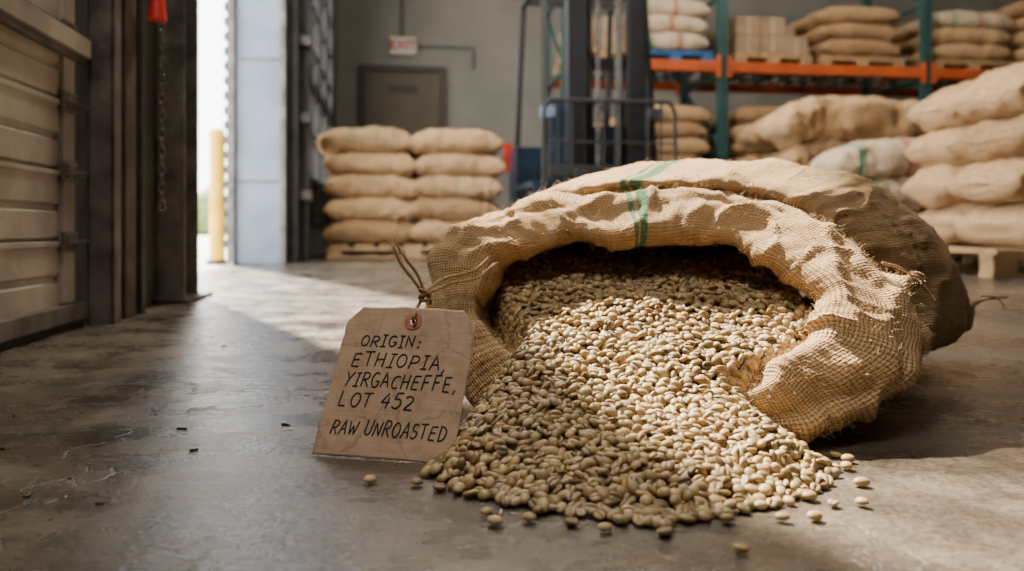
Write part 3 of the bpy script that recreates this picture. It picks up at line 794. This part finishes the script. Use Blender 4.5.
def bean_object(name, places, extra=None, mats=None):
    nb = len(places); nv = len(BV)
    V = np.zeros((nb, nv, 3)); Cc = np.ones((nb, nv, 4))
    for k, (p, nrm, tilt, small) in enumerate(places):
        Rn = Vector(nrm).to_track_quat('Z', 'Y').to_matrix()
        flip = random.random() < 0.45
        Rl = Matrix.Rotation(random.uniform(0, 2*math.pi), 3, 'Z') @ Matrix.Rotation(random.gauss(0, tilt)+(math.pi if flip else 0), 3, 'X') @ Matrix.Rotation(random.gauss(0, tilt*0.6), 3, 'Y')
        M_ = np.array(Rn @ Rl); s = random.uniform(0.84, 1.10)*small
        V[k] = (BV*np.array([s*random.uniform(0.90, 1.06), s*random.uniform(0.92, 1.06), s])) @ M_.T + np.array(p)
        q = random.random()
        base = np.array([0.49, 0.352, 0.175]) if q < 0.50 else (np.array([0.36, 0.268, 0.135]) if q < 0.76 else (np.array([0.60, 0.455, 0.255]) if q < 0.90 else np.array([0.28, 0.175, 0.078])))
        base = base*random.uniform(0.76, 1.10)*np.array([1, random.uniform(0.95, 1.03), random.uniform(0.85, 1.12)])
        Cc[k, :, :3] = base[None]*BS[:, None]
        mz = V[k, :, 2].min()
        if mz < 0.0004: V[k, :, 2] += 0.0004-mz
    V = V.reshape(-1, 3)
    tri = np.array([f for f in BF if len(f) == 3]); quad = np.array([f for f in BF if len(f) == 4])
    offs = (np.arange(nb)*nv)[:, None, None]
    T_ = (tri[None]+offs).reshape(-1); Q_ = (quad[None]+offs).reshape(-1)
    loops = np.concatenate([T_, Q_]).astype(np.int32)
    nt_, nq = len(tri)*nb, len(quad)*nb
    starts = np.concatenate([np.arange(nt_)*3, nt_*3+np.arange(nq)*4]).astype(np.int32)
    me = bpy.data.meshes.new(name)
    me.vertices.add(len(V)); me.vertices.foreach_set('co', V.ravel().astype(np.float32))
    me.loops.add(len(loops)); me.loops.foreach_set('vertex_index', loops)
    me.polygons.add(nt_+nq); me.polygons.foreach_set('loop_start', starts)
    me.update(calc_edges=True); me.validate()
    me.polygons.foreach_set('use_smooth', [True]*len(me.polygons))
    at = me.color_attributes.new('bean_color', 'FLOAT_COLOR', 'POINT'); at.data.foreach_set('color', Cc.reshape(-1).astype(np.float32))
    me.materials.append(mats); me.update()
    return link(bpy.data.objects.new(name, me))
m, n, l, b = nt('green_coffee_bean')
at = N(n, 'ShaderNodeAttribute'); at.attribute_name = 'bean_color'
tc = N(n, 'ShaderNodeTexCoord'); q = N(n, 'ShaderNodeTexNoise'); q.inputs['Scale'].default_value = 260; q.inputs['Detail'].default_value = 4; l.new(tc.outputs['Object'], q.inputs['Vector'])
r = ramp(n, [(0.3, (0.72, 0.70, 0.66)), (0.7, (1.08, 1.06, 1.0))]); l.new(q.outputs[0], r.inputs[0])
l.new(mixc(n, l, 1.0, at.outputs['Color'], r.outputs[0], 'MULTIPLY'), b.inputs['Base Color'])
b.inputs['Roughness'].default_value = 0.45; b.inputs['Specular IOR Level'].default_value = 0.35
bp = N(n, 'ShaderNodeBump'); bp.inputs['Strength'].default_value = 0.25; bp.inputs['Distance'].default_value = 0.0006; l.new(q.outputs[0], bp.inputs['Height']); l.new(bp.outputs[0], b.inputs['Normal'])
M_bean = m
places = []
sp_ = 0.0093
for layer in range(2):
    y = 0.585 + layer*0.004; row = 0
    while y < 1.20:
        x = -0.09 + (sp_/2 if row % 2 else 0) + layer*0.004
        while x < 0.40:
            xx, yy = x+rnd(0.0030), y+rnd(0.0028)
            h, e = heap(xx, yy)
            if e > 0.0 and (e > 0.008 or random.random() < 0.75) and (layer == 0 or h > 0.012):
                hx_, _ = heap(xx+0.004, yy); hy_, _ = heap(xx, yy+0.004)
                gx, gy = (hx_-h)/0.004, (hy_-h)/0.004
                nrm = Vector((-gx, -gy, 1)).normalized()
                if h > 0.010: nrm = (nrm+Vector((rnd(0.32), rnd(0.32), 0))).normalized()
                places.append(((xx, yy, max(0.0035, h+rnd(0.0022)-0.0045*layer)), nrm, 0.45 if h > 0.008 else 0.15, 1.0))
                gm = math.hypot(gx, gy)
                if gm > 0.8:      # steep flanks need more beans to stay covered
                    for q in range(min(4, int(gm/0.6))):
                        ax_, ay_ = xx+rnd(0.0045), yy+rnd(0.0045); h2, e2 = heap(ax_, ay_)
                        if e2 > 0: places.append(((ax_, ay_, max(0.0035, h2+rnd(0.002))), nrm, 0.5, 1.0))
            x += sp_
        y += sp_*0.866; row += 1
strays = [(-0.122,0.687),(-0.081,0.68),(-0.019,0.609),(-0.0125,0.59),(0.013,0.597),(0.044,0.59),(0.067,0.577),(0.109,0.571),(0.155,0.5415),(0.227,0.60),(0.253,0.63),(0.297,0.68),(0.276,0.631),(0.304,0.727),(0.202,0.598),(-0.034,0.652),(-0.002,0.635),(0.315,0.75),(0.02,0.612),(0.16,0.596),(0.24,0.645),(-0.06,0.668),(-0.045,0.66),(0.31,0.765)]
for (x, y) in strays: places.append(((x, y, 0.004), (0, 0, 1), 0.12, 1.0))
beans = bean_object('coffee_bean_pile', places, mats=M_bean)
print('beans', len(places))
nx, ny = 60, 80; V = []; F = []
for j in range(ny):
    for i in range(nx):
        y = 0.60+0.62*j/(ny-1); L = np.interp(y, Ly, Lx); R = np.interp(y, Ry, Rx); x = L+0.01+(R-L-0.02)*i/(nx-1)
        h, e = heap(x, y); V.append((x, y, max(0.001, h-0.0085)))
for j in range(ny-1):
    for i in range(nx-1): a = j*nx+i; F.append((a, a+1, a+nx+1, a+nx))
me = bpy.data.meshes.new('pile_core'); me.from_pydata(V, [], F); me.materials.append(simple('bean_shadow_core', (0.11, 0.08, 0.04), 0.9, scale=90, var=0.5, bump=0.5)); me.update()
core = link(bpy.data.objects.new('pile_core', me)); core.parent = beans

# ------------------------------------------------------------------ tag
TW, TH = 0.142, 0.160
BL = Vector((-0.194, 0.774, 0.0015)); uD = Vector((0.978, -0.205, 0.0)).normalized()
vD = Vector((0.024, 0.086, 0.128)); vD = (vD - uD*(vD.dot(uD)-0.006)).normalized(); nD = uD.cross(vD).normalized(); 
TM = Matrix(((uD.x, vD.x, nD.x, BL.x), (uD.y, vD.y, nD.y, BL.y), (uD.z, vD.z, nD.z, BL.z), (0,0,0,1)))
def bend(u, v):
    return 0.0035*math.sin(math.pi*u/TW)*(0.4+0.6*v/TH) + 0.003*(v/TH)**2 + 0.0012*noise.noise(Vector((u*40, v*40, 2)))
def mat_tag():
    m, n, l, b = nt('kraft_card')
    tc = N(n, 'ShaderNodeTexCoord')
    q = N(n, 'ShaderNodeTexNoise'); q.inputs['Scale'].default_value = 28; q.inputs['Detail'].default_value = 10; q.inputs['Roughness'].default_value = 0.7
    l.new(tc.outputs['Object'], q.inputs['Vector'])
    r = ramp(n, [(0.25, (0.40, 0.25, 0.15)), (0.5, (0.58, 0.395, 0.26)), (0.75, (0.68, 0.49, 0.34))]); l.new(q.outputs[0], r.inputs[0])
    mp = N(n, 'ShaderNodeMapping'); mp.inputs['Scale'].default_value = (20, 900, 20); l.new(tc.outputs['Object'], mp.inputs[0])
    q2 = N(n, 'ShaderNodeTexNoise'); q2.inputs['Scale'].default_value = 1; l.new(mp.outputs[0], q2.inputs[0])
    r2 = ramp(n, [(0.3, (0.86,)*3), (0.7, (1.05,)*3)]); l.new(q2.outputs[0], r2.inputs[0])
    vo = N(n, 'ShaderNodeTexVoronoi', feature='DISTANCE_TO_EDGE'); vo.inputs['Scale'].default_value = 14
    wv = N(n, 'ShaderNodeVectorMath', operation='MULTIPLY_ADD'); l.new(q.outputs['Color'], wv.inputs[0]); wv.inputs[1].default_value = (0.03,)*3; l.new(tc.outputs['Object'], wv.inputs[2]); l.new(wv.outputs[0], vo.inputs['Vector'])
    r3 = ramp(n, [(0.0, (0.62,)*3), (0.022, (1,)*3)]); l.new(vo.outputs['Distance'], r3.inputs[0])
    c = mixc(n, l, 1.0, r.outputs[0], r2.outputs[0], 'MULTIPLY'); c = mixc(n, l, 0.6, c, r3.outputs[0], 'MULTIPLY')
    l.new(c, b.inputs['Base Color']); b.inputs['Roughness'].default_value = 0.8
    bp = N(n, 'ShaderNodeBump'); bp.inputs['Strength'].default_value = 0.6; bp.inputs['Distance'].default_value = 0.001
    l.new(mth(n, l, 'ADD', q.outputs[0], r3.outputs[0]), bp.inputs['Height']); l.new(bp.outputs[0], b.inputs['Normal'])
    return m
HU, HV, HR = 0.075, 0.144, 0.0040
bm = bmesh.new(); nu, nv = 60, 72; gv = {}
CH = 0.017
for j in range(nv+1):
    for i in range(nu+1):
        u, v = TW*i/nu, TH*j/nv
        lim = TH-v
        if lim < CH: u = (CH-lim)*0.9 + (TW-2*(CH-lim)*0.9)*i/nu
        if i in (0, nu): u += 0.0009*noise.noise(Vector((v*90, i, 0)))
        if j in (0, nv): v += 0.0011*noise.noise(Vector((u*90, j, 5)))
        d = math.hypot(u-HU, v-HV)
        if d < HR and d > 1e-6: u, v = HU+(u-HU)/d*HR, HV+(v-HV)/d*HR
        gv[i, j] = bm.verts.new((u, v, bend(u, v)))
bm.verts.ensure_lookup_table()
for j in range(nv):
    for i in range(nu):
        cs = [gv[i, j], gv[i+1, j], gv[i+1, j+1], gv[i, j+1]]
        cc = sum((c.co for c in cs), Vector())/4
        if math.hypot(cc.x-HU, cc.y-HV) < HR*0.93: continue
        bm.faces.new(cs).smooth = True
me = bpy.data.meshes.new('paper_tag'); bm.to_mesh(me); bm.free(); me.materials.append(mat_tag())
tag = link(bpy.data.objects.new('paper_tag', me)); tag.matrix_world = TM
so = tag.modifiers.new('card', 'SOLIDIFY'); so.thickness = 0.0008; so.offset = 0
bm = bmesh.new(); ri, ro, ns = HR, 0.0095, 40; a0 = []; a1 = []
for k in range(ns):
    a = 2*math.pi*k/ns
    for rr, lst in ((ri, a0), (ro, a1)):
        u, v = HU+rr*math.cos(a), HV+rr*math.sin(a); lst.append(bm.verts.new((u, v, bend(u, v)+0.0009)))
for k in range(ns): bm.faces.new((a0[k], a1[k], a1[(k+1) % ns], a0[(k+1) % ns]))
me = bpy.data.meshes.new('reinforcement_ring'); bm.to_mesh(me); bm.free(); me.materials.append(simple('ring_card', (0.45, 0.19, 0.12), 0.8, scale=90, var=0.2))
ro_ = link(bpy.data.objects.new('reinforcement_ring', me)); ro_.parent = tag
so = ro_.modifiers.new('s', 'SOLIDIFY'); so.thickness = 0.0006; so.offset = 0
def arc(cx, cy, rx, ry, a0, a1, n=10):
    return [(cx+rx*math.cos(math.radians(a0+(a1-a0)*k/n)), cy+ry*math.sin(math.radians(a0+(a1-a0)*k/n))) for k in range(n+1)]
GL = {
 'O': [arc(0.3, 0.5, 0.28, 0.48, 100, 455, 16)], 'R': [[(0.05, 0), (0.06, 1)], [(0.0, 0.97)]+arc(0.25, 0.74, 0.27, 0.25, 80, -90, 8)+[(0.06, 0.48)], [(0.2, 0.48), (0.58, -0.02)]],
 'I': [[(0.2, 0), (0.22, 1)], [(0.03, 1), (0.4, 1.0)], [(0.0, 0.0), (0.38, 0.02)]],
 'G': [arc(0.32, 0.5, 0.30, 0.48, 50, 330, 12)+[(0.58, 0.42), (0.34, 0.42)]], 'N': [[(0.02, 0), (0.05, 1), (0.5, 0.02), (0.53, 1.02)]],
 ':': [[(0.12, 0.10), (0.14, 0.22), (0.19, 0.16), (0.12, 0.10)], [(0.12, 0.60), (0.14, 0.72), (0.19, 0.66), (0.12, 0.60)]], ',': [[(0.12, 0.08), (0.1, -0.05), (0.02, -0.2)]],
 'E': [[(0.5, 1), (0.05, 0.98), (0.04, 0.02), (0.5, 0.0)], [(0.05, 0.52), (0.42, 0.54)]], 'T': [[(0.0, 0.97), (0.58, 1.0)], [(0.3, 1), (0.28, 0)]],
 'H': [[(0.03, 0), (0.05, 1)], [(0.5, 0), (0.52, 1)], [(0.04, 0.5), (0.52, 0.53)]], 'P': [[(0.05, 0), (0.06, 1)], [(0.0, 0.97)]+arc(0.25, 0.72, 0.27, 0.27, 80, -90, 8)+[(0.06, 0.44)]],
 'A': [[(0.0, 0), (0.3, 1.02), (0.58, 0)], [(0.1, 0.36), (0.5, 0.38)]], 'Y': [[(0.0, 1), (0.28, 0.5)], [(0.56, 1.02), (0.28, 0.5), (0.2, 0)]],
 'C': [arc(0.32, 0.5, 0.30, 0.48, 55, 305, 12)], 'F': [[(0.5, 1), (0.05, 0.98), (0.04, 0.0)], [(0.05, 0.52), (0.42, 0.54)]], 'L': [[(0.05, 1), (0.04, 0.02), (0.46, 0.0)]],
 '4': [[(0.35, 1), (0.0, 0.38), (0.55, 0.4)], [(0.42, 0.75), (0.4, -0.02)]], '5': [[(0.5, 1), (0.1, 0.98), (0.06, 0.58)]+arc(0.22, 0.32, 0.28, 0.3, 90, -140, 9)],
 '2': [arc(0.26, 0.74, 0.24, 0.25, 160, -30, 8)+[(0.02, 0.02), (0.54, 0.0)]], 'W': [[(0.0, 1), (0.18, 0), (0.36, 0.7), (0.54, 0), (0.74, 1.02)]], 'U': [[(0.03, 1), (0.04, 0.3)]+arc(0.28, 0.27, 0.24, 0.27, 180, 360, 8)+[(0.53, 1)]],
 'S': [arc(0.28, 0.74, 0.22, 0.25, 40, 250, 8)+arc(0.26, 0.26, 0.25, 0.26, 80, -150, 8)], 'D': [[(0.04, 0), (0.05, 1)], [(0.0, 0.98)]+arc(0.14, 0.5, 0.40, 0.48, 75, -80, 10)+[(0.0, 0.0)]], ' ': [],
}
splines = []
ADV = {' ': 0.42, ':': 0.36, ',': 0.3, 'I': 0.56, 'W': 0.95}
def write(txt, u0, v0, h, width, slope=0.0):
    adv = sum(ADV.get(ch, 0.76) for ch in txt)
    sx = width/adv; x = 0
    for ch in txt:
        jy = rnd(0.0008); js = random.uniform(0.90, 1.08); sh = 0.12+rnd(0.07)
        for st in GL[ch]:
            pts = []; dense = []
            for a, b_ in zip(st[:-1], st[1:]):
                for k in range(4): dense.append((a[0]+(b_[0]-a[0])*k/4, a[1]+(b_[1]-a[1])*k/4))
            dense.append(st[-1])
            for (gx, gy) in dense:
                u = u0+(x+gx*0.98)*sx+gy*h*sh; v = v0+gy*h*js+jy+slope*x*sx
                pts.append((u, v, bend(u, v)+0.0006))
            splines.append(pts)
        x += ADV.get(ch, 0.76)
write('ORIGIN:', 0.022, 0.1150, 0.0120, 0.066)
write('ETHIOPIA,', 0.017, 0.0925, 0.0150, 0.103)
write('YIRGACHEFFE,', 0.014, 0.0710, 0.0150, 0.120)
write('LOT 452', 0.014, 0.0495, 0.0150, 0.082)
write('RAW UNROASTED', 0.013, 0.0215, 0.0150, 0.120)
M_ink = simple('marker_ink', (0.014, 0.014, 0.028), 0.6, scale=60, var=0.2, bump=0)
curve_obj('hand_lettering', splines, 0.00080, M_ink, tag, res=1)

H0 = TM @ Vector((HU, HV, bend(HU, HV)))
sp = []
kn = Vector((-0.091, 0.868, 0.148))
sp += twine([H0+Vector((0.0, 0.010, -0.002)), H0+Vector((0, -0.001, 0.0)), H0+Vector((0.001, -0.004, 0.008)), kn+Vector((-0.006, -0.004, -0.010)), kn])
sp += twine([H0+Vector((0.003, 0.012, -0.001)), H0+Vector((0.004, 0.003, 0.006)), kn+Vector((0.006, 0.0, -0.010)), kn+Vector((0.002, 0, 0.002))])
sp += twine([kn, Vector((-0.078, 0.895, 0.153)), Vector((-0.062, 0.918, 0.158)), Vector((-0.036, 0.930, 0.163)), Vector((-0.018, 0.955, 0.176)), Vector((-0.012, 0.99, 0.178))])
sp += twine([kn+Vector((0, 0, 0.003)), Vector((-0.082, 0.900, 0.158)), Vector((-0.068, 0.922, 0.164)), Vector((-0.040, 0.938, 0.171)), Vector((-0.022, 0.975, 0.186))])
sp += twine([kn, kn+Vector((-0.012, 0.0, 0.016)), kn+Vector((-0.026, 0.004, 0.034)), kn+Vector((-0.036, 0.010, 0.056))])
sp += twine([kn, kn+Vector((-0.006, -0.002, 0.020)), kn+Vector((-0.020, 0.0, 0.040)), kn+Vector((-0.028, 0.004, 0.052))])
for k in range(3):
    c = kn+Vector((0, 0, 0.003*k-0.003)); pl = []
    for a in np.linspace(0, 2*math.pi, 9): pl.append(c+Vector((0.0055*math.cos(a), 0.005*math.sin(a), 0.003*math.sin(a+k*2))))
    sp += twine(pl)
curve_obj('tag_twine', sp, 0.00110, M_twine, tag, res=1)
fr_ = []
for base, d0 in ((kn+Vector((-0.036, 0.010, 0.056)), Vector((-0.3, 0, 0.9))), (kn+Vector((-0.028, 0.004, 0.052)), Vector((-0.6, -0.2, 0.6))), (kn, Vector((0.2, -0.3, 0.1)))):
    for k in range(26):
        d = (d0+Vector((rnd(0.7), rnd(0.7), rnd(0.6)))).normalized(); L = random.uniform(0.004, 0.012)
        fr_.append([base-d0*0.002, base+d*L*0.5, base+d*L+Vector((rnd(0.002), rnd(0.002), rnd(0.002)))])
curve_obj('twine_fray', fr_, 0.00022, M_fib, tag, res=0)
for nme in ('tag_twine', 'twine_fray'):
    o = bpy.data.objects[nme]; o.matrix_parent_inverse = TM.inverted()

mb = MB()
for k in range(260):
    x, y = random.uniform(-0.9, 0.9), random.uniform(0.55, 2.4)
    if -0.25 < x and x < 0.75 and y > 0.62: continue
    s = random.uniform(0.0008, 0.0026); mb.box((x, y, s*0.4), (s*random.uniform(1, 5), s, s*0.7), 0, rz=random.uniform(0, 3))
mb.build('floor_debris', [M_oldwood])

# ------------------------------------------------------------------ lights
w = bpy.data.worlds.new('world'); scene.world = w; w.use_nodes = True
bg = w.node_tree.nodes['Background']; bg.inputs[0].default_value = (0.94, 0.97, 1.0, 1); bg.inputs[1].default_value = 9.5
def light(name, typ, loc, energy, color, target=None, **kw):
    ld = bpy.data.lights.new(name, typ); ld.energy = energy; ld.color = color
    for k, v in kw.items(): setattr(ld, k, v)
    o = link(bpy.data.objects.new(name, ld)); o.location = loc
    if target is not None: o.rotation_euler = (Vector(target)-Vector(loc)).to_track_quat('-Z', 'Y').to_euler()
    return o
sv = Vector((0.365, -0.60, -0.80))
light('sun', 'SUN', (-3, 6, 5), 33.0, (1.0, 0.87, 0.69), target=Vector((-3, 6, 5))+sv, angle=0.022)
light('overhead_fill', 'AREA', (3.0, 3.0, 4.2), 15, (1.0, 0.93, 0.84), target=(3.0, 3.0, 0), shape='RECTANGLE', size=1.5, size_y=1.5)  # unseen fill lamp, added to lift the interior; no fixture modelled
light('overhead_fill', 'AREA', (3.0, 6.3, 4.2), 60, (1.0, 0.93, 0.84), target=(3.0, 8.5, 0), shape='RECTANGLE', size=1.5, size_y=1.5)  # added fill for the rack, out of view
light('overhead_fill', 'AREA', (0.2, 7.4, 4.2), 26, (1.0, 0.95, 0.88), target=(0.0, 9.8, 1.5), shape='RECTANGLE', size=1.2, size_y=1.2)  # added fill for the back wall, out of view
light('added_fill', 'AREA', (-0.2, 4.4, 4.0), 200, (1.0, 0.86, 0.66), target=(2.4, 4.3, 0.8), shape='RECTANGLE', size=0.5, size_y=0.5)  # added warm lamp brightening the right-hand sack stacks; the ceiling is closed
light('added_fill', 'AREA', (-0.45, 0.4, 3.0), 52, (1.0, 0.92, 0.82), target=(0.1, 0.9, 0.1), shape='RECTANGLE', size=0.9, size_y=0.9)  # added soft fill on the open sack and tag, no roof opening above

# ------------------------------------------------------------------ camera
cd = bpy.data.cameras.new('camera'); cam = link(bpy.data.objects.new('camera', cd))
cam.location = (0, 0, 0.22); cam.rotation_euler = (math.pi/2, 0, 0)
cd.sensor_width = 36; cd.lens = 28.125; cd.shift_y = -57.5/1024; cd.clip_start = 0.02
cd.dof.use_dof = True; cd.dof.focus_distance = 0.84; cd.dof.aperture_fstop = 4.2
scene.camera = cam
